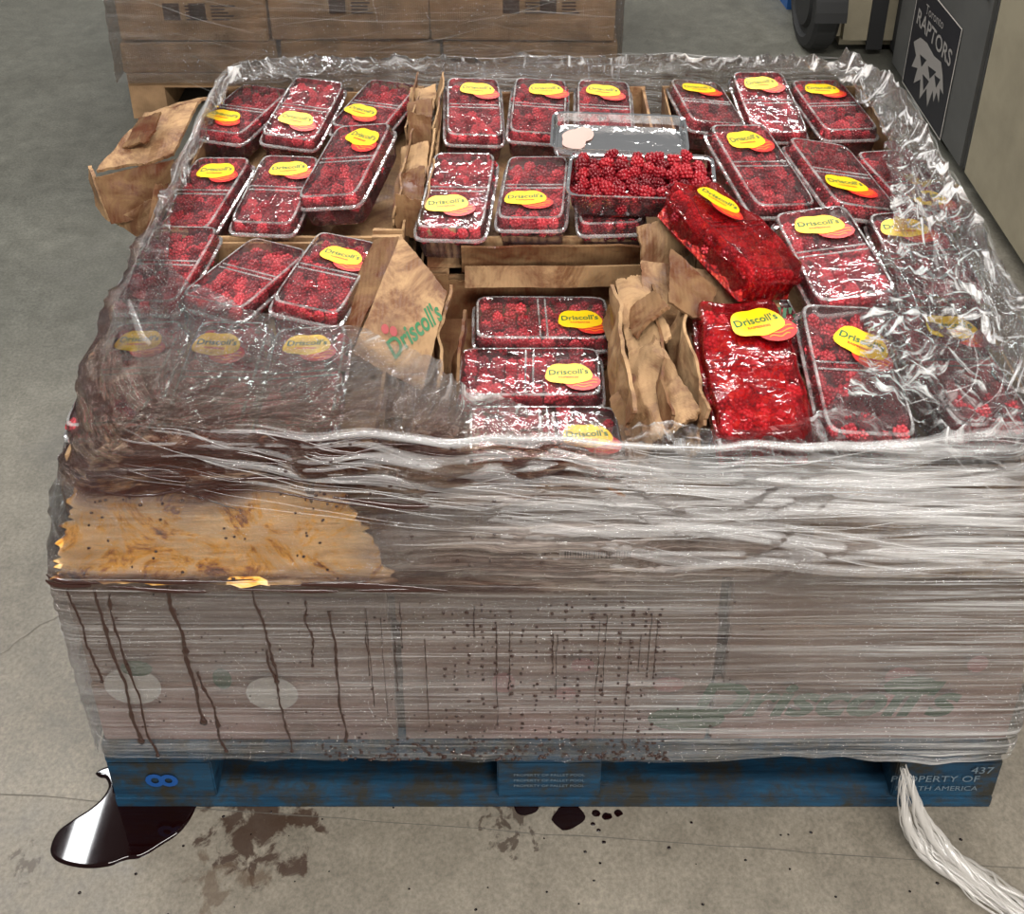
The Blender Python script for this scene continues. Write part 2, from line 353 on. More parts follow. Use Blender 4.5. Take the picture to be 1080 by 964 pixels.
mb.sheet((.15,.27,.650),(.20,.25,.63),(.22,.30,.655),(.16,.35,.675),12,.012,.004,2,37,rag=.06)
# crushed carton corner hanging off the left rear: lid, side, end and loose flaps
P41=((-.735,.655,.605),(-.612,.675,.625),(-.600,.800,.655),(-.690,.790,.640)); mb.sheet(*P41,18,.007,.006,0,41,rag=.05)
mb.sheet((-.738,.650,.605),(-.715,.632,.530),(-.612,.650,.540),(-.612,.672,.625),16,.009,.006,2,42,rag=.04)
mb.sheet((-.762,.700,.595),(-.752,.670,.535),(-.715,.632,.530),(-.738,.652,.605),12,.006,.006,0,43,rag=.06)
mb.sheet((-.690,.790,.638),(-.600,.800,.652),(-.596,.865,.630),(-.670,.850,.610),14,.010,.005,0,48,rag=.08)
mb.sheet((-.715,.632,.530),(-.630,.62,.470),(-.600,.650,.540),(-.655,.655,.560),14,.012,.005,0,46,rag=.07)
mb.sheet((-.700,.700,.622),(-.650,.690,.640),(-.640,.740,.668),(-.690,.760,.650),12,.010,.004,2,49,rag=.10)
mb.sheet((-.64,.52,.50),(-.604,.50,.48),(-.602,.60,.62),(-.63,.62,.61),12,.010,.004,2,44,rag=.08)
mb.sheet((-.13,.458,.565),(.19,.458,.565),(.19,.450,.618),(-.13,.450,.618),12,.006,.004,2,51)
mb.sheet((-.125,.430,.555),(.14,.432,.555),(.14,.434,.592),(-.125,.436,.588),12,.004,.004,0,52)
obj('torn_cardboard',mb.mesh('torn_cardboard'),[M_card,M_amber,M_card_dark],load)
def on_sheet(P4,crum,seed,me,cu,cv,ang,th=.004,flip=1,scale=1):
    """lay a flat decal mesh onto a crumpled board"""
    A,B,C,D=map(Vector,P4); Nn=(B-A).cross(D-A).normalized(); eu=(B-A).length; ev=(D-A).length
    for v in me.vertices:
        x,y=v.co.x*scale*flip,v.co.y*scale; ca,sa=math.cos(ang),math.sin(ang)
        u=cu+(x*ca-y*sa)/eu; vv=cv+(x*sa+y*ca)/ev
        p,dd=sheet_pt(A,B,C,D,Nn,u,vv,crum,seed)
        off=th+.0012 if Nn.z>0 or (abs(Nn.z)<.2 and Nn.y<0) else -.0012
        v.co=p+Nn*(dd+off)
    return me
def berry_icon(s=.012):
    mb=MB(); n=16
    for k in range(2):
        c=(k*s*2.2-s*1.1,0); mb.add([(c[0]+math.cos(a)*s,c[1]+math.sin(a)*s*1.15,0) for a in [i*2*math.pi/n for i in range(n)]],[list(range(n))])
    return mb.mesh('berry_icon')
for P4,cr_,sd_,u,v,a,s in ((FLAP,.005,1,.70,.45,1.15,.034),(P35,.008,35,.78,.45,.05,.036)):
    obj('printed_lettering',on_sheet(P4,cr_,sd_,text_mesh("Driscoll's",s,M_green,bold=.0008,shear=.2),u,v,a),[],load)
for P4,cr_,sd_,u,v,a in ((FLAP,.005,1,.35,.30,.3),(P35,.008,35,.3,.55,0)):
    obj('printed_berries',on_sheet(P4,cr_,sd_,berry_icon(.006),u,v,a),[M_pred],load)
def ptext(txt,size,loc,rot,mt=M_green2,b=.0008,sh=.3):
    return obj('printed_lettering',text_mesh(txt,size,mt,bold=b,shear=sh),[],load,loc,rot)
ptext("Driscoll's",.090,(.34,-.0035,.235),(math.pi/2,0,0),b=.003)
mb=MB()
def disc(mb,c,r,rx,mi,y=-.003,n=28):
    vs=[(c[0]+math.cos(a)*rx,y,c[1]+math.sin(a)*r) for a in [i*2*math.pi/n for i in range(n)]]; mb.add(vs,[list(range(n))],mi)
for cx,cz,r in ((-.535,.265,.036),(-.36,.25,.033)): disc(mb,(cx,cz),r,r,0)
for cx,cz,r,rx in ((-.525,.30,.015,.02),(-.42,.28,.02,.012),(.17,.20,.025,.05),(.45,.265,.02,.035)): disc(mb,(cx,cz),r,rx,1,y=-.0032)
for i in range(7): disc(mb,(R(-.55,.55),R(.16,.34)),R(.012,.02),R(.012,.02),2,y=-.0031)
obj('printed_marks',mb.mesh('printed_marks'),[M_white,M_green2,M_pred2],load)
mb=MB(); mb.sheet((.0,-.008,.505),(.105,-.008,.505),(.105,-.002,.525),(0,-.002,.525),2,0,.0008,0)
x=.006
for i in range(26):
    w=R(.0008,.0025); mb.box(x,x+w,-.0098,-.0088,.508,.519,1); x+=w+R(.001,.002)
obj('barcode_label',mb.mesh('barcode_label'),[M_white,M_black],load)

# ---------------------------------------------------------------- clamshells
LX,LY=.0535,.0985
def loop(hx,hy,z,n=120,rib=0,e=10):
    out=[]
    for i in range(n):
        a=2*math.pi*(i+.5)/n; 
        a=math.atan2(math.sin(a)*hy,math.cos(a)*hx)
        c,s=math.cos(a),math.sin(a)
        k=1/((abs(c)/hx)**e+(abs(s)/hy)**e)**(1/e)
        rr=k*(1+rib*(1 if i%4<2 else -1)*.6); out.append((c*rr,s*rr,z))
    return out
def shell_mesh(rings,cap_top=True,cap_bot=True,fl=()):
    mb=MB(); n=120; vs=[]
    for r in rings: vs+=loop(*r)
    mb.add(vs,[],0)
    for k in range(len(rings)-1):
        for i in range(n):
            a=k*n+i;b=k*n+(i+1)%n; mb.f.append([a,b,b+n,a+n]); mb.m.append(1 if k in fl else 0); mb.sm.append(True)
    if cap_bot: mb.f.append(list(range(n))[::-1]); mb.m.append(0); mb.sm.append(True)
    if cap_top: mb.f.append([(len(rings)-1)*n+i for i in range(n)]); mb.m.append(0); mb.sm.append(True)
    return mb
base=[(LX*.82,LY*.89,0),(LX*.85,LY*.92,.004,120,.014),(LX*.91,LY*.950,.032,120,.014),(LX*.915,LY*.955,.035),(LX,LY,.0355),(LX,LY,.0380)]
lid=[(LX*.999,LY*.999,.0385),(LX*.935,LY*.965,.0395),(LX*.90,LY*.95,.052,120,.008),(LX*.885,LY*.94,.0560),(LX*.865,LY*.93,.0575),(LX*.82,LY*.905,.0575),(LX*.80,LY*.895,.0550),(LX*.4,LY*.45,.0550)]
me_base=shell_mesh(base,False,True,(3,4)); me_full=shell_mesh(base+lid,fl=(3,4,5,6,9,10))
for yy in (-.005,.005): me_full.box(-LX*.8,LX*.8,yy-.0012,yy+.0012,.0550,.0568,1,bev=.0006)
def fin(me):
    me.set_sharp_from_angle(angle=math.radians(32)); me.materials.append(M_clear); me.materials.append(M_flange); return me
ME_SHELL=fin(me_full.mesh('clamshell_shell')); ME_BASE=fin(me_base.mesh('clamshell_base'))
lidr=[(r[0],r[1],.0575-r[2])+tuple(r[3:]) for r in lid][::-1]
ME_LID=fin(shell_mesh(lidr,False,True,(5,6,2)).mesh('clamshell_open_lid'))
ME_SHELL_RED=ME_SHELL.copy(); ME_SHELL_RED.materials.clear(); ME_SHELL_RED.materials.append(M_clear_red); ME_SHELL_RED.materials.append(M_flange)
for v in ME_SHELL_RED.vertices:
    q=v.co*28; v.co+=Vector((.005*noise.noise(q),.005*noise.noise(q+Vector((5,0,0))),.006*noise.noise(q+Vector((0,5,0))) if v.co.z>.03 else 0))
def ico():
    bm=bmesh.new(); bmesh.ops.create_icosphere(bm,subdivisions=1,radius=1); V=[v.co.copy() for v in bm.verts]; F=[[v.index for v in f.verts] for f in bm.faces]; bm.free(); return V,F
SV,SF=ico()
def one_berry():
    vs=[];fs=[]
    for k,(zz,rr,cnt) in enumerate(((-.0055,.0060,7),(-.001,.0066,8),(.004,.0056,7),(.0078,.0034,4),(.0095,.0,1))):
        for i in range(cnt):
            a=2*math.pi*(i+.5*(k%2))/cnt; c=Vector((math.cos(a)*rr,math.sin(a)*rr,zz)); b=len(vs); q=R(.0027,.0032)
            vs+=[c+v*q for v in SV]; fs+=[[b+j for j in f] for f in SF]
    b=len(vs); vs+=[Vector((v.x*.0066,v.y*.0066,v.z*.0085)) for v in SV]; fs+=[[b+j for j in f] for f in SF]
    return vs,fs
BV,BF=one_berry()
def fill_mesh(name,seed,hx,hy,z0,layers=1,bright=0,pitch=.0168,jj=.003,zj=.004,mt=None):
    random.seed(seed); vs=[];fs=[];rn=[]
    for l in range(layers):
        nx=int(2*hx/pitch);ny=int(2*hy/pitch)
        for i in range(nx):
            for j in range(ny):
                p=Vector((-hx+(i+.5+.4*(j%2)-.2)*2*hx/nx+R(-jj,jj),-hy+(j+.5)*2*hy/ny+R(-jj,jj),z0-l*.012+R(-zj,zj)))
                M=Matrix.Translation(p)@Euler((R(0,6.28),R(-1.2,1.2),R(0,6.28))).to_matrix().to_4x4()@Matrix.Scale(R(.86,1.06),4)
                b=len(vs); r=R(0,1)*(1-bright)+bright*.75
                vs+=[M@v for v in BV]; fs+=[[b+k for k in f] for f in BF]; rn+=[r]*len(BV)
    me=bpy.data.meshes.new(name); me.from_pydata(vs,[],fs); at=me.attributes.new('rnd','FLOAT','POINT'); at.data.foreach_set('value',rn)
    me.polygons.foreach_set('use_smooth',[True]*len(fs)); me.materials.append(mt or M_berry); return me
FILLS=[fill_mesh('raspberries_fill_%d'%i,i,LX*.82,LY*.89,.041,2) for i in range(4)]
FILL_OPEN=fill_mesh('raspberries_open',11,LX*.84,LY*.89,.036,3,.0,.0172,.0045,.005,M_berry_open)
def pulp_mesh():
    mb=MB();nx,ny=30,54;vs=[]
    for j in range(ny+1):
        for i in range(nx+1):
            u=i/nx*2-1;v=j/ny*2-1
            e=1-max(abs(u),abs(v))**10
            q=Vector((u*LX,v*LY,0))*130
            vs.append((u*LX*.88,v*LY*.92,.004+e*(.040+.008*noise.noise(q*.5)+.005*abs(noise.noise(q)))))
    mb.add(vs,[[j*(nx+1)+i,j*(nx+1)+i+1,(j+1)*(nx+1)+i+1,(j+1)*(nx+1)+i] for j in range(ny) for i in range(nx)],0,True)
    return mb.mesh('crushed_pulp')
ME_PULP=pulp_mesh(); ME_PULP.materials.append(M_pulp)
def label_mesh():
    mb=MB(); n=36; vs=[]
    for i in range(n):
        a=2*math.pi*i/n; r=1-.18*max(0,math.sin(a)); vs.append((.014+math.cos(a)*.021*r,-.008+math.sin(a)*.016,.0))
    mb.add(vs,[list(range(n))],1)
    for k,yy in enumerate((-.017,-.012,-.007)):
        w=.011 if k==0 else .017
        vs=[(.014-w+2*w*i/8,yy+.0016*math.sin(i*1.1)+s,.0003) for s in(-.0009,.0009) for i in range(9)]
        mb.add(vs,[[i,i+1,i+10,i+9] for i in range(8)],2)
    vs=[]
    for i in range(n):
        a=2*math.pi*i/n; k=1/((abs(math.cos(a))/.027)**2.6+(abs(math.sin(a))/.0175)**2.6)**(1/2.6); k*=1+.05*math.cos(a*5+1)
        vs.append((-.002+math.cos(a)*k,.004+math.sin(a)*k,.0006))
    mb.add(vs,[list(range(n))],0)
    me=mb.mesh('label'); 
    for m_ in (M_yel,M_lred,M_lor): me.materials.append(m_)
    return me
ME_LAB=label_mesh(); ME_TXT=text_mesh("Driscoll's",.0125,M_green,bold=.0003)
ME_TXT2=text_mesh("RASPBERRIES",.0042,M_lred,bold=.0001)
cnt=[0]; RJ=random.Random(4)
def clam(x,y,z,rz=0,rx=0,ry=0,lab=(0,.05),lr=0,kind='full',sc=1.0,jit=1):
    if kind=='full' and jit:
        k=math.radians(1); a=1.8 if x>.2 else 1.15; rz+=RJ.uniform(-3,3)*k*a; rx+=RJ.uniform(-4,4)*k*a; ry+=RJ.uniform(-5,5)*k*a; z+=RJ.uniform(0,.010); lr+=RJ.uniform(-9,9)*k
    e=empty('raspberry_clamshell',(x,y,z),(rx,ry,rz)); e.scale=(sc,sc,sc); cnt[0]+=1
    if kind=='full':
        obj('shell',ME_SHELL,[],e); obj('berries',FILLS[cnt[0]%4],[],e,rot=(0,0,math.pi*(cnt[0]//4%2)))
    elif kind=='crushed':
        obj('shell',ME_SHELL_RED,[],e); obj('crushed_berries',ME_PULP,[],e)
        obj('berries',FILLS[1],[],e,loc=(0,0,-.004))
    elif kind=='open':
        obj('shell',ME_BASE,[],e); obj('berries',FILL_OPEN,[],e)
    if lab:
        l=empty('label',(lab[0],lab[1]*.95,.0580+(.003 if kind=='crushed' else 0)),(0,0,lr)); l.parent=e; l.scale=(1.12,1.12,1)
        obj('label_sticker',ME_LAB,[],l); obj('label_name',ME_TXT,[],l,(-.002,.0065,.0009),(0,0,.06)); obj('label_kind',ME_TXT2,[],l,(-.002,-.0025,.0009))
    return e
Z=.584
d=math.radians
T=.052;Bm=-.052
clam(-.528,.808,Z,d(-14),lab=(-.012,-.045)); clam(-.420,.808,Z,d(-8),lab=(0,-.045)); clam(-.296,.825,Z,d(-16),lab=(-.012,-.04),lr=d(-10),ry=d(3))
clam(-.125,.812,Z,lab=(.008,T)); clam(-.010,.812,Z,d(-2),lab=(.012,T)); clam(.105,.812,Z,lab=(0,T)); clam(.280,.82,Z,d(4),lab=(0,T)); clam(.395,.83,Z,d(5),lab=(0,T)); clam(.508,.82,Z,d(6),lab=(0,T))
clam(-.530,.555,Z,d(-8),lab=(.004,T)); clam(-.420,.558,Z,d(-3),lab=(.008,T)); clam(-.304,.600,Z+.024,d(-10),rx=d(5),ry=d(-8),lab=(.010,T),lr=d(-25),sc=1.04)
clam(-.137,.550,Z,d(-4),lab=(-.008,Bm+.008),sc=1.06); clam(-.018,.550,Z,d(-2),lab=(-.008,Bm+.008),sc=1.04); clam(.098,.550,Z,lab=(0,Bm))
clam(.325,.595,Z+.018,d(12),rx=d(2),lab=(0,T),sc=1.08); clam(.445,.570,Z+.008,d(12),ry=d(5),lab=(-.008,Bm+.01),sc=1.12); clam(.565,.575,Z,d(10),lab=(0,Bm))
clam(-.538,.360,Z,d(-4),lab=None); clam(-.430,.350,Z-.010,d(-16),rx=d(-6),ry=d(5),lab=None); clam(-.318,.350,Z-.002,d(-10),rx=d(-2),lab=(.008,T-.015)) 
clam(.395,.355,Z+.020,d(9),rx=d(4),lab=(.002,T),sc=1.14); clam(.528,.370,Z+.004,d(6),lab=(-.008,T),sc=1.1); clam(.28,.31,Z-.03,d(10),lab=(0,T))
clam(-.532,.165,Z-.012,lab=(0,T)); clam(-.422,.165,Z-.010,d(-4),lab=(-.012,T-.005)); clam(-.312,.155,Z-.014,d(4),lab=(0,T))
clam(.242,.165,Z+.004,d(1),rx=d(5),lab=(.018,T),lr=d(12),kind='crushed',sc=1.15); clam(.366,.155,Z,d(2),lab=(.012,.03),lr=d(-28),sc=1.1); clam(.490,.160,Z,d(3),lab=(.02,T),lr=d(-5),sc=1.1)
for (x,y,ax) in ((-.012,.372,1.5),(-.030,.260,-1.5),(-.015,.148,2)):
    clam(x,y,.484,d(90+ax),rx=d(ax),ry=d(3),lab=(-.012,-.056),lr=d(-90),jit=0,sc=1.04)
e=clam(.140,.515,.655,d(84),lab=None,kind='open',sc=1.12,rx=d(-2))
e=clam(.118,.660,.664,d(86),lab=None,kind='lid',sc=1.12); obj('open_lid',ME_LID,[],e)
l=empty('ghost_label',(0,.06,.004)); l.parent=e; mlab=ME_LAB.copy(); mlab.materials.clear(); mlab.materials.append(mat('label_back_pale',(.50,.33,.28),.5)[0]); o=obj('label_back',mlab,[],l)
clam(.235,.365,.655,d(30),rx=d(6),ry=d(20),lab=(0,.045),lr=d(-60),kind='crushed',sc=1.06)

# ---------------------------------------------------------------- stretch film round the load
C0=(.01,.47)
LEV=[(.125,-.604,.607,-.009,.945,60),(.30,-.606,.609,-.012,.945,60),(.465,-.604,.609,-.018,.945,50),(.50,-.600,.611,-.012,.945,30),(.60,-.590,.622,.026,.95,18),(.645,-.580,.625,.034,.955,14),(.668,-.566,.610,.044,.940,12)]
INN=[(.52,.90),(.548,.80),(.55,.69),(.522,.55),(.455,.36),(.398,.24),(.345,.10),(.25,.072),(.12,.072),(0,.082),(-.125,.130),(-.19,.180),(-.266,.215),(-.36,.240),(-.46,.275),(-.530,.350),(-.555,.55),(-.562,.75),(-.545,.86),(-.3,.905),(0,.915),(.3,.915)]
inn=sorted((math.atan2(y-C0[1],x-C0[0]),math.hypot(x-C0[0],y-C0[1])) for x,y in INN)
def inner_r(ph):
    for i in range(len(inn)):
        a0,r0=inn[i-1] if i else (inn[-1][0]-2*math.pi,inn[-1][1]); a1,r1=inn[i]
        if a0<=ph<=a1: k=(ph-a0)/(a1-a0); return r0+(r1-r0)*k
    a0,r0=inn[-1]; a1,r1=inn[0][0]+2*math.pi,inn[0][1]; k=(ph-a0)/(a1-a0); return r0+(r1-r0)*k
def outer(ph,L):
    z,xl,xr,yf,yb,n=L; c,s=math.cos(ph),math.sin(ph)
    a=(xr-C0[0]) if c>0 else (C0[0]-xl); b=(yb-C0[1]) if s>0 else (C0[1]-yf)
    return 1/((abs(c)/a)**n+(abs(s)/b)**n)**(1/n)
def sstep(a,b,x):
    x=max(0,min(1,(x-a)/(b-a))); return x*x*(3-2*x)
def surf(ph,t):
    c,s=math.cos(ph),math.sin(ph)
    if t<=1:
        zt=LEV[0][0]+(LEV[-1][0]-LEV[0][0])*t
        for i in range(len(LEV)-1):
            if LEV[i][0]<=zt<=LEV[i+1][0]+1e-9: break
        k=(zt-LEV[i][0])/(LEV[i+1][0]-LEV[i][0]); L=tuple(LEV[i][j]*(1-k)+LEV[i+1][j]*k for j in range(6))
        r=outer(ph,L); z=zt
    else:
        k=t-1; r0=outer(ph,LEV[-1]); r1=min(inner_r(ph),r0-.01); r=r0+(r1-r0)*k; z=.668-.012*min(1,k*3)
    sl=sstep(.75,1,t)*(1 if t<=1 else max(0,1-(t-1)*1.2))
    x,y=C0[0]+c*r,C0[1]+s*r
    r+=sl*(.012*noise.noise((x*5,y*5,2))+.007*noise.noise((x*16,y*16,2)))
    z+=sl*(.012*noise.noise((x*6,y*6,7))+.006*noise.noise((x*19,y*19,7)))
    x,y=C0[0]+c*r,C0[1]+s*r
    z-=.040*sstep(.16,.03,y)*sstep(.52,.66,z)*(.6+.4*sstep(-.45,-.1,x))
    return Vector((x,y,z))
NS=1600
phs=[]; per=[]
x0,x1,y0,y1=-.6,.605,-.01,.945
w=x1-x0;h=y1-y0;P=2*(w+h)
def perph(q):
    q=q%P
    if q<w: p_=(x0+q,y0)
    elif q<w+h: p_=(x1,y0+q-w)
    elif q<2*w+h: p_=(x1-(q-w-h),y1)
    else: p_=(x0,y1-(q-2*w-h))
    return math.atan2(p_[1]-C0[1],p_[0]-C0[0])
for i in range(NS): phs.append(perph(i/NS*P)); per.append(i/NS*P)
TS=[i/100 for i in range(101)]+[1+i/36 for i in range(1,37)]
verts=[];hz=[];stn=[];lp=[];uvs=[]
for i,ph in enumerate(phs):
    cdir=Vector((math.cos(ph),math.sin(ph),0)); v=0; prev=None
    hem=.014*noise.noise((per[i]*5,7,0))+.006*noise.noise((per[i]*25,7,0))
    for t_ in TS:
        p_=surf(ph,t_)
        if prev is not None: v+=(p_-prev).length
        prev=p_.copy(); q=per[i]
        ang=q/P*2*math.pi; cq=Vector((math.cos(ang),math.sin(ang),0))*.7
        if t_<=1:
            dsp=.0020*noise.noise((cq.x*5,cq.y*5,p_.z*90))+.0012*noise.noise((cq.x*9,cq.y*9,p_.z*230))
            sh=sstep(.46,.50,p_.z)
            zz=p_.z+.07*noise.noise((cq.x*4,cq.y*4,3))
            f1=1-abs(noise.noise((cq.x*5,cq.y*5,zz*34))*2); f2=1-abs(noise.noise((cq.x*9,cq.y*9,zz*75))*2)
            dsp+=sh*(.012*max(0,f1)**2+.006*max(0,f2)**2+.005*noise.noise((cq.x*22,cq.y*22,p_.z*20))-.004)
            n_=cdir.copy(); 
            if sh>0: n_=(cdir+Vector((0,0,.6))).normalized()
            if t_<.03: p_.z+=hem
            front=p_.y<.1
            hzv=.17+.13*sh+(.15*sstep(-.1,.5,p_.x) if front else 0)
            left=sstep(-.10,-.24,p_.x+.08*noise.noise((p_.z*25,1,1))) if front else 0
            if front: hzv-=.27*left*sh*sstep(.600,.570,p_.z)
            band=sstep(.555,.590,p_.z+.02*noise.noise((cq.x*10,cq.y*10,8)))
            stv=sstep(.15,-.05,p_.x)*(1 if p_.y<.3 else sstep(.6,.3,p_.y))*(1.2*band+.0*sh*(1-band))
            stv+=.45*(1-sh)*sstep(.25,-.3,p_.x)*sstep(.25,.45,p_.z)*front
            if front: stv=max(stv,.95*sstep(.494,.480,p_.z)*sstep(.450,.465,p_.z)*sstep(.3,-.1,p_.x))
            if front: stv=max(stv,.75*sh*sstep(-.26,-.12,p_.x+.06*noise.noise((p_.z*30,4,1)))*sstep(.60,.50,p_.z)*sstep(.5,.2,p_.x))
            p_=p_+n_*(dsp+.003)
            l=sstep(.60,.67,p_.z+.03*noise.noise((cq.x*8,cq.y*8,1)))
        else:
            k=t_-1
            q3=Vector((p_.x,p_.y,0))
            d1=noise.noise(q3*16+Vector((3,0,0))); d2=max(0,1-abs(noise.noise(Vector((p_.x*26+p_.y*14,p_.y*9-p_.x*5,1)))*2.4))**2; d3=abs(noise.noise(q3*60))
            d4=max(0,1-abs(noise.noise(Vector((p_.x*12-p_.y*30,p_.y*10+p_.x*14,4)))*2.4))**2
            right=sstep(.3,.5,p_.x); back=sstep(.7,.9,p_.y); lf_=sstep(-.1,-.25,p_.x)*sstep(.5,.35,p_.y)
            up=.004+.010*d1+((.008+.012*right)*d2+(.004+.008*right)*d4+.005*d3)*(1-.6*lf_)
            p_=p_+Vector((0,0,max(up,-.002)))+Vector((.012*noise.noise(q3*22),.012*noise.noise(q3*22+Vector((9,9,0))),0))*k
            hzv=.22+.32*right+.16*back*(1-k)+.20*sstep(.88,1,k)
            stv=sstep(.1,-.15,p_.x)*sstep(.30,.10,p_.y)*1.05*(1-.8*k)
            hzv-=.15*lf_
            l=1.
        if t_==2: p_+=cdir*(.012*noise.noise((ph*9,1,1))+.006*noise.noise((ph*30,1,1)))
        verts.append(p_); hz.append(max(0,hzv*(.95+.9*noise.noise((q*4,t_*3,5))))); stn.append(stv); lp.append(l); uvs.append((q,v))
nt=len(TS); faces=[]
for i in range(NS):
    for j in range(nt-1):
        a=i*nt+j; b=((i+1)%NS)*nt+j; faces.append((a,b,b+1,a+1))
me=bpy.data.meshes.new('film_wrap'); me.from_pydata(verts,[],faces)
for nm,arr in (('haze',hz),('stain',stn),('lip',lp)):
    at=me.attributes.new(nm,'FLOAT','POINT'); at.data.foreach_set('value',arr)
uvl=me.uv_layers.new(name='UVMap'); buf=[]
for fi,f in enumerate(faces):
    wrap=(fi//(nt-1))==NS-1
    for vi in f:
        u,v=uvs[vi]
        if wrap and vi<nt: u=P
        buf+=[u,v]
uvl.data.foreach_set('uv',buf); me.polygons.foreach_set('use_smooth',[True]*len(faces))
fw=empty('stretch_film_wrap'); obj('film_wrap',me,[M_film],fw)
random.seed(5)
mb=MB()
def strand(q0,q1,t0,t1,wd,sag=0,off=.005,B=None,mi=0,prof=3,hgt=.35,wob=.006):
    n=max(6,int(abs(q1-q0)/.02)); pts=[];nr=[]
    sd=R(0,99)
    for i in range(n+1):
        k=i/n; q=q0+(q1-q0)*k; t_=t0+(t1-t0)*k+sag*math.sin(math.pi*k)+wob*noise.noise((q*6,sd,0))
        ph=perph(q); t_=max(.01,min(1.98,t_)); p_=surf(ph,t_)
        cd=Vector((math.cos(ph),math.sin(ph),0)); 
        nn=cd if t_<.62 else (cd*.6+Vector((0,0,1))*(.5+max(0,t_-.6))).normalized()
        pts.append(p_+nn*(off+.006*(t_>.62)+ (.006 if t_>1 else 0))); nr.append(nn)
    (B or mb).ribbon(pts,wd,nr,mi,prof,hgt)
for i in range(130):
    q0=R(-.9,w*.95); L=R(.15,1.1); t0=R(.02,.66); strand(q0,q0+L,t0,t0+R(-.03,.03),R(.0004,.0011))
for i in range(26):
    q0=R(-.05,.5); t0=R(.84,1.05); strand(q0,q0+R(.3,.9),t0,t0-R(.02,.20),R(.0005,.0012),sag=R(-.04,.02),wob=.02)
for i in range(50):
    q0=R(.40,.9); t0=R(.72,1.10); strand(q0,q0+R(.2,.6),t0,t0+R(-.10,.08),R(.0005,.0013),sag=R(-.04,.02),wob=.02)
for i in range(50):
    q0=R(w+.2,P); t0=R(.85,1.5); strand(q0,q0+R(.08,.35),t0,t0+R(-.3,.3),R(.0005,.0015),wob=.05)
for i in range(50):
    q0=R(w-.12,w+.6); t0=R(.9,1.9); strand(q0,q0+R(.05,.35),t0,t0+R(-.6,.4),R(.0006,.0018),wob=.05)
for i in range(30):
    q0=R(.36,.85); t0=R(.70,1.08); strand(q0,q0+R(.25,.9),t0,t0-R(-.04,.12),R(.004,.014),sag=R(-.05,.02),mi=1,prof=5,hgt=.3,wob=.03)
for i in range(12):
    q0=R(.0,.4); t0=R(.93,1.1); strand(q0,q0+R(.25,.7),t0,t0-R(-.02,.10),R(.004,.012),mi=1,prof=5,hgt=.3,wob=.03)
for i in range(12):
    q0=R(w-.05,P); t0=R(.9,1.4); strand(q0,q0+R(.1,.4),t0,t0+R(-.3,.3),R(.003,.009),mi=1,prof=5,hgt=.3,wob=.06)
for i in range(8):
    q0=R(w-.1,w+.5); t0=R(1.0,1.9); strand(q0,q0+R(.08,.3),t0,t0+R(-.5,.4),R(.003,.008),mi=1,prof=5,hgt=.35,wob=.08)
obj('film_strands',mb.mesh('film_strands'),[M_strand,M_fold],fw)
mb=MB(); random.seed(9)
path=[Vector(p_) for p_ in ((.455,-.022,.135),(.462,-.035,.10),(.475,-.05,.055),(.500,-.068,.024),(.540,-.10,.018),(.600,-.150,.018),(.70,-.235,.018),(.82,-.32,.018))]
def cr(path,u):
    n=len(path)-1; x=u*n; i=min(int(x),n-1); f=x-i
    p0=path[max(i-1,0)];p1=path[i];p2=path[i+1];p3=path[min(i+2,n)]
    return .5*((2*p1)+(-p0+p2)*f+(2*p0-5*p1+4*p2-p3)*f*f+(-p0+3*p1-3*p2+p3)*f**3)
for s_ in range(44):
    a0=R(0,6.28); rr=R(.003,.013); tw=R(3,7); pts=[];nr=[]; u0=R(0,.1);u1=R(.85,1); split=.014*(1 if s_%2 else -1)
    for i in range(70):
        u=u0+(u1-u0)*i/69; c=cr(path,u); a=a0+tw*u*2+.9*noise.noise((u*14,s_,0))
        w_=(.5+.9*u)*(1+.25*noise.noise((u*20,s_%2,3)))
        o_=Vector((math.cos(a)*rr*w_+split*math.sin(u*3),math.cos(a)*rr*w_*.5,math.sin(a)*rr*.75))
        p_=c+o_; p_.z=max(p_.z,.003); pts.append(p_); nr.append(Vector((math.cos(a)*.7,-.3,math.sin(a)*.5+.6)).normalized())
    mb.ribbon(pts,R(.002,.008),nr)
obj('film_tail',mb.mesh('film_tail'),[M_rope],fw)

# ---------------------------------------------------------------- juice
mb=MB(); random.seed(12)
def blob(mb,c,rx,ry,rz,mi=0):
    vs=[(c[0]+v.x*rx,c[1]+v.y*ry,c[2]+v.z*rz) for v in SV]; mb.add(vs,SF,mi,True)
def fy(z): return -.0205
def drip(x,z0,z1,w0,wob=.006,sd=0):
    n=60; vs=[]
    for i in range(n+1):
        k=i/n; z=z0+(z1-z0)*k; xx=x+wob*noise.noise((k*4,sd,0))+.25*wob*noise.noise((k*16,sd,0))+.012*k*(1 if x<-.3 else 0)
        ww=w0*(.30+1.3*abs(noise.noise((k*14,sd,2)))+.4*abs(noise.noise((k*40,sd,2)))); y=fy(z)
        vs+=[(xx-ww,y+.001,z),(xx,y-.0012,z),(xx+ww,y+.001,z)]
    fs=[]
    for i in range(n):
        a=3*i; fs+=[[a,a+3,a+4,a+1],[a+1,a+4,a+5,a+2]]
    mb.add(vs,fs,0,True); blob(mb,(vs[-2][0],fy(z1),z1),w0*1.5,.0015,w0*2)
for x,z0,z1,w_ in ((-.575,.47,.30,.0018),(-.545,.47,.18,.0038),(-.53,.46,.15,.0022),(-.458,.475,.22,.0040),(-.44,.32,.16,.0024),(-.358,.47,.30,.0028),(-.352,.36,.16,.0022),(-.30,.45,.33,.0016),(-.27,.43,.18,.0020)):
    drip(x,z0,z1,w_,.006,x*31)
for i in range(26):
    x=R(-.25,.12); z0=R(.38,.45); 
    if R(0,1)<.45: drip(x,z0,z0-R(.04,.25),R(.0006,.0012),.002,i)
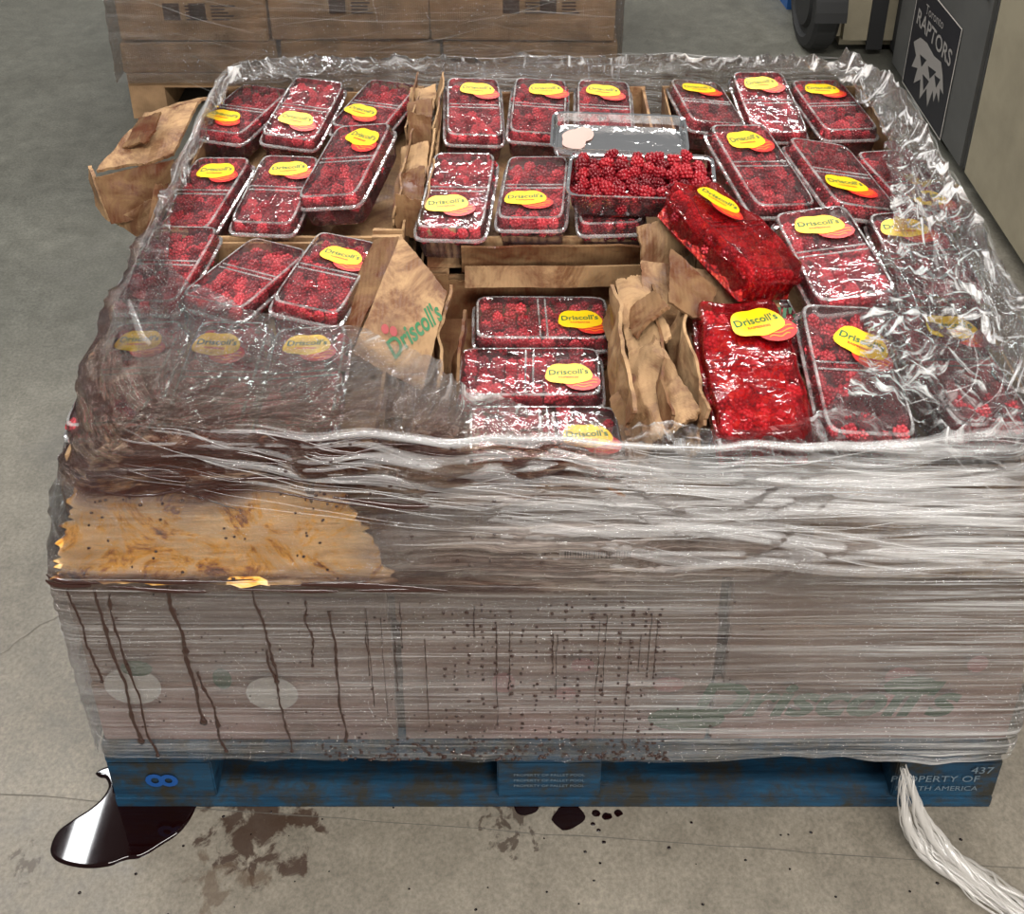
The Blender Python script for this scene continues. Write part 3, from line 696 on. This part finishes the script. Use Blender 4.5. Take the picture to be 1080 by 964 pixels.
for i in range(17):
    x=-.14+i*.0165+R(-.003,.003)
    z=R(.42,.46)
    while z>.15:
        if R(0,1)<.6: blob(mb,(x+R(-.0015,.0015),fy(z),z),R(.0010,.0032),.0013,R(.0012,.0038))
        z-=R(.008,.018)
for i in range(140):
    x=R(-.58,.25);z=R(.15,.46); blob(mb,(x,fy(z),z),R(.0006,.0022),.001,R(.0008,.0024))
for i in range(200):
    x=R(-.3,.15); blob(mb,(x,fy(.2),.140+abs(random.gauss(0,.02))),R(.0012,.004),.0014,R(.001,.0035))
for i in range(30):
    q0=R(.02,.42); t0=R(.84,1.06); strand(q0,q0+R(.06,.30),t0,t0+R(-.06,.03),R(.002,.006),sag=R(-.03,.01),B=mb,off=.003,wob=.04)
for i in range(16):
    q0=R(.0,.40); t0=R(.625,.645); strand(q0,q0+R(.03,.12),t0,t0+R(-.01,.01),R(.002,.006),B=mb,off=.004,wob=.02)
for i in range(120):
    q0=R(.02,.6); t0=R(.66,1.1); p_=surf(perph(q0),t0); blob(mb,(p_.x,p_.y-.008,p_.z+.006),R(.0012,.003),.0014,R(.0012,.0026))
obj('juice_drips',mb.mesh('juice_drips'),[M_drip],fw)
PUD=[(-.6216,.055),(-.634,.053),(-.642,.046),(-.634,.040),(-.625,.038),(-.618,.027),(-.622,.012),(-.634,-.002),(-.652,-.016),(-.668,-.032),(-.670,-.053),(-.660,-.066),(-.6395,-.0735),(-.612,-.077),(-.585,-.0745),(-.565,-.067),(-.546,-.064),(-.525,-.050),(-.505,-.035),(-.493,-.015),(-.488,.010),(-.49,.035),(-.52,.05),(-.56,.05),(-.588,.036),(-.602,.020),(-.609,.030),(-.612,.043)]
def puddle_mesh(poly,h=.0025,name='puddle'):
    n=len(poly);P3=[Vector((x,y,0)) for x,y in poly]; dense=[]
    for i in range(n):
        p0,p1,p2,p3=P3[i-1],P3[i],P3[(i+1)%n],P3[(i+2)%n]
        for k in range(5):
            f=k/5; dense.append(.5*((2*p1)+(-p0+p2)*f+(2*p0-5*p1+4*p2-p3)*f*f+(-p0+3*p1-3*p2+p3)*f**3))
    m_=len(dense); vs=[];rings=((0,.0002),(.0015,h*.7),(.004,h))
    for ins,z in rings:
        for i in range(m_):
            t_=(dense[(i+1)%m_]-dense[i-1]).normalized(); nn=Vector((-t_.y,t_.x,0)); q=dense[i]+nn*ins; vs.append((q.x,q.y,z))
    fs=[]
    for k in range(2):
        for i in range(m_): a=k*m_+i;b=k*m_+(i+1)%m_; fs.append([a,b,b+m_,a+m_])
    mb=MB(); mb.add(vs,fs,0,True); mb.add(vs[2*m_:],[list(range(m_))],0,False)
    return mb.mesh(name)
obj('juice_puddle',puddle_mesh(PUD),[M_juice])
mb=MB(); random.seed(21)
def flat(cx,cy,r,sd):
    n=22; vs=[(cx,cy,.0022)]+[(cx+math.cos(a)*r*(1+.35*noise.noise((math.cos(a),math.sin(a),sd))),cy+.75*math.sin(a)*r*(1+.35*noise.noise((math.cos(a)+3,math.sin(a),sd))),.0006) for a in [i*2*math.pi/n for i in range(n)]]
    mb.add(vs,[[0,1+i,1+(i+1)%n] for i in range(n)],0,True)
for cx,cy,r in ((.022,-.012,.022),(.06,-.008,.006),(.075,-.012,.007),(.09,-.008,.006),(.018,.03,.018),(-.27,.012,.014),(-.035,.002,.016),(.055,-.022,.003),(.068,-.045,.003),(.062,-.03,.003)): flat(cx,cy,r,cx*50)
for i in range(60): flat(R(-.7,.55),R(-.16,.0),R(.0008,.0025),i)
obj('juice_splatter',mb.mesh('juice_splatter'),[M_juice])

# ---------------------------------------------------------------- rear carton stack
st=empty('wrapped_carton_stack')
mb=MB(); random.seed(3)
ys=1.88
rows=[(.145,.24),(.245,.43),(.435,.60),(.605,.80)]
for r,(z0,z1) in enumerate(rows):
    xs_=[-1.13,-.72,-.28,.23] if r%2 else [-1.14,-.70,-.25,.24]
    if r==3: xs_=[-1.02,-.72,-.28,.20]
    for k in range(3):
        for yy in (0,.42):
            mb.box(xs_[k]+.004,xs_[k+1]-.004,ys+yy+(.03 if r==3 else 0),ys+yy+.41,z0,z1,1 if (r==3 and k==0) else 0,bev=.004,jit=.004)
obj('cartons',mb.mesh('cartons'),[M_card_back,cardboard('cardboard_magenta',(.25,.04,.07),.1)],st)
mb=MB()
for x in (-1.13,-.5,.12): mb.box(x,x+.1,ys,ys+.83,0,.1)
mb.box(-1.13,.23,ys,ys+.84,.1,.143); obj('stack_pallet',mb.mesh('stack_pallet'),[M_card_back],st)
mb=MB()
for x,z in ((-1.0,.31),(-.93,.31),(-.55,.33),(-.08,.33),(0.02,.33)):
    mb.box(x,x+.045,ys-.004,ys-.002,z,z+.05,0)
    for k in range(5): mb.box(x+.06,x+.06+R(.03,.07),ys-.004,ys-.002,z+.01*k,z+.01*k+.004,0)
for x,z in ((-.45,.50),(-.02,.51),(-.35,.5)):
    for k in range(5): mb.box(x+k*.012,x+k*.012+.007,ys-.004,ys-.002,z,z+.06,0)
obj('carton_prints',mb.mesh('carton_prints'),[mat('carton_ink',(.08,.04,.025),.7)[0]],st)
verts=[];faces=[];hz=[];uv_=[]; nS=400;nT=60
bx0,bx1,by0,by1=-1.155,.25,ys-.012,ys+.86
ww,hh=bx1-bx0,by1-by0;PP=2*(ww+hh)
for i in range(nS+1):
    q=(i/nS*PP)%PP
    if q<ww: p_=(bx0+q,by0)
    elif q<ww+hh: p_=(bx1,by0+q-ww)
    elif q<2*ww+hh: p_=(bx1-(q-ww-hh),by1)
    else: p_=(bx0,by1-(q-2*ww-hh))
    cx,cy=(bx0+bx1)/2,(by0+by1)/2
    for j in range(nT+1):
        z=.12+.69*j/nT; d_=.006*noise.noise((p_[0]*5,p_[1]*5,z*25))
        v=Vector((p_[0]-cx,p_[1]-cy,0)).normalized(); verts.append((p_[0]+v.x*d_,p_[1]+v.y*d_,z)); hz.append(.06+.07*noise.noise((q*3,z*5,0))); uv_.append((i/nS*PP,z))
for i in range(nS):
    for j in range(nT): a=i*(nT+1)+j; faces.append((a,a+nT+1,a+nT+2,a+1))
me=bpy.data.meshes.new('stack_film'); me.from_pydata(verts,[],faces)
for nm,arr in (('haze',hz),('stain',[0]*len(hz)),('lip',[.35]*len(hz))):
    at=me.attributes.new(nm,'FLOAT','POINT'); at.data.foreach_set('value',arr)
uvl=me.uv_layers.new(name='UVMap'); uvl.data.foreach_set('uv',[c for f in faces for vi in f for c in uv_[vi]])
obj('stack_film',me,[M_film],st,smooth=True)
mb=MB()
for i in range(70):
    xa=R(-1.15,.0);L=R(.15,.6);za=R(.15,.75);zb=za+R(-.12,.12)
    pts=[Vector((xa+L*k/8,by0-.006,za+(zb-za)*k/8+.004*math.sin(k))) for k in range(9) if xa+L*k/8<.25]
    if len(pts)>2: mb.ribbon(pts,R(.0008,.002),Vector((0,-1,0)))
obj('stack_film_strands',mb.mesh('stack_film_strands'),[M_strand],st)

# ---------------------------------------------------------------- forklift at right rear
fk=empty('forklift')
def paint(name,col,rough=.5):
    m,t,p=mat(name,col,rough,spec=.3); g=N(t,'ShaderNodeNewGeometry').outputs['Position']
    n1=noisen(t,g,7,6,.65); n2=noisen(t,mapping(t,g,(30,30,5)),1,4)
    c=mixc(t,ramp(t,n1.outputs[0],[(.4,(0,0,0)),(.75,(.6,.6,.6))]).outputs[0],col,tuple(x*.6 for x in col))
    t.links.new(c,p.inputs['Base Color']); bump(t,n2.outputs[0],p,.05,.003); return m
M_beige=paint('beige_paint',(.33,.29,.205)); M_gray=paint('gray_paint',(.095,.095,.09)); M_rub,_,_=mat('black_rubber',(.02,.02,.02),.7)
mb=MB()
mb.box(1.1,2.1,.55,1.545,.03,1.25,0,bev=.015)
mb.box(1.1,2.1,1.555,2.16,.03,1.25,1,bev=.01)
mb.box(1.13,2.1,2.16,2.27,.03,1.2,2)
mb.box(.945,2.1,2.26,3.3,.03,1.2,0,bev=.03)
mb.box(1.05,1.1,2.255,2.262,.03,1.2,2)
for y in (1.60,2.11): mb.box(1.092,1.1,y-.01,y+.01,.5,.6,2,bev=.002)
obj('body',mb.mesh('body'),[M_beige,M_gray,M_rub],fk)
def wheel(x,y,r,wd):
    mb=MB(); n=48; prof=[(0,r*.3),(.0,r*.55),(.012,r*.6),(.012,r*.72),(0,r*.78),(.004,r*.94),(.015,r),(wd-.015,r),(wd-.002,r*.92),(wd,r*.5),(wd,0.001)]
    vs=[(x+a,y+math.cos(2*math.pi*i/n)*b,r+math.sin(2*math.pi*i/n)*b) for a,b in prof for i in range(n)]
    fs=[[k*n+i,k*n+(i+1)%n,(k+1)*n+(i+1)%n,(k+1)*n+i] for k in range(len(prof)-1) for i in range(n)]+[list(range(n))]
    mb.add(vs,fs,0,False); return mb.mesh('wheel')
obj('wheel',wheel(.86,2.36,.17,.085),[M_rub],fk); obj('wheel',wheel(2.11,2.42,.18,.1),[M_rub],fk); obj('wheel',wheel(1.2,1.0,.14,.1),[M_rub],fk)
mb=MB(); n=20;vs=[]
for i in range(n+1):
    a=math.pi*i/n
    for xx,rr in ((.85,.195),(.945,.195),(.945,.21),(.85,.21)): vs.append((xx,2.36+math.cos(a)*rr,.17+math.sin(a)*rr))
mb.add(vs,[[4*i+k,4*i+(k+1)%4,4*i+4+(k+1)%4,4*i+4+k] for i in range(n) for k in range(4)],0); obj('mudguard',mb.mesh('mudguard'),[M_rub],fk)
dec=empty('raptor_sticker',(1.0985,1.87,.20),(math.pi/2,0,-math.pi/2)); dec.parent=fk; dec.scale=(.88,.88,1)
mb=MB()
def quad(x0,x1,y0,y1,z,mi): mb.add([(x0,y0,z),(x1,y0,z),(x1,y1,z),(x0,y1,z)],[[0,1,2,3]],mi)
quad(-.19,.19,-.19,.19,.001,0); quad(-.186,.186,-.186,.186,.0014,1)
hd=[(-.15,-.02),(-.10,.02),(-.04,.03),(.03,.02),(.09,.03),(.12,-.0),(.15,-.05),(.12,-.045),(.13,-.09),(.10,-.07),(.09,-.11),(.07,-.08),(.05,-.15),(.02,-.10),(-.02,-.16),(-.04,-.10),(-.09,-.14),(-.08,-.08),(-.13,-.10),(-.11,-.05)]
mb.add([(x,y,.0018) for x,y in hd],[list(range(len(hd)))],2)
for tri in (((-.08,-.03),(-.02,-.02),(-.05,-.06)),((.0,-.03),(.07,-.015),(.03,-.06)),((-.03,-.075),(.03,-.07),(.0,-.12)),((.06,-.03),(.11,-.02),(.09,-.06))):
    mb.add([(x,y,.0022) for x,y in tri],[[0,1,2]],1)
M_lgray,_,_=mat('sticker_grey',(.30,.28,.26),.5)
obj('sticker_face',mb.mesh('sticker_face'),[M_white,M_black,M_lgray],dec)
obj('sticker_lettering',text_mesh('RAPTORS',.075,M_lgray,bold=.001),[],dec,(0,.07,.002)); obj('sticker_lettering',text_mesh('Toronto',.045,M_lgray),[],dec,(-.02,.13,.002),(0,0,.1))
mb=MB()
mb.add([(.885,2.62,0),(.93,2.62,0),(.80,4.5,0),(.72,4.5,0),(.885,2.62,.09),(.93,2.62,.09),(.80,4.5,.09),(.72,4.5,.09)],[[0,1,5,4],[1,2,6,5],[2,3,7,6],[3,0,4,7],[4,5,6,7]],0)
mb.add([(.886,2.63,.0915),(.898,2.63,.0915),(.745,4.5,.0915),(.73,4.5,.0915)],[[0,1,2,3]],1)
obj('blue_floor_rail',mb.mesh('blue_floor_rail'),[mat('blue_plastic',(.02,.10,.32),.4)[0],M_white])

# ---------------------------------------------------------------- light
W=bpy.data.worlds.new('world'); bpy.context.scene.world=W; W.use_nodes=True; bg=W.node_tree.nodes['Background']
t=W.node_tree; tc=N(t,'ShaderNodeTexCoord'); sx=N(t,'ShaderNodeSeparateXYZ'); t.links.new(tc.outputs['Generated'],sx.inputs[0])
c=ramp(t,mth(t,'MULTIPLY_ADD',sx.outputs[2],.5,.5),[(.45,(.10,.10,.10)),(.55,(.33,.33,.33)),(.8,(.26,.26,.26))]).outputs[0]
t.links.new(c,bg.inputs[0]); bg.inputs[1].default_value=.9
def area(name,loc,rot,sx_,sy_,e,col=(1,1,1)):
    l=bpy.data.lights.new(name,'AREA'); l.shape='RECTANGLE'; l.size=sx_; l.size_y=sy_; l.energy=e; l.color=col
    o=bpy.data.objects.new(name,l); COL.objects.link(o); o.location=loc; o.rotation_euler=rot
area('ceiling_light',(.1,3.8,3.8),(d(-35),0,0),3.2,.22,155,(1,.98,.95))
area('ceiling_light',(-2.05,1.2,4.0),(0,d(-26),0),.10,3.2,80,(.98,.99,1))
area('ceiling_light',(.4,-1.2,3.8),(d(18),0,0),3.0,.22,150,(1,.96,.91))
area('dock_door_light',(1.6,-4.5,2.6),(d(68),0,d(18)),1.8,1.4,190,(1,.97,.93))

# ---------------------------------------------------------------- camera
cd=bpy.data.cameras.new('camera'); cd.sensor_width=36; cd.lens=40; cd.shift_y=-.3907; cd.clip_start=.02
cam=bpy.data.objects.new('camera',cd); COL.objects.link(cam); cam.location=(-.055,-.922,1.63); cam.rotation_euler=(d(90-27.1),0,0)
bpy.context.scene.camera=cam
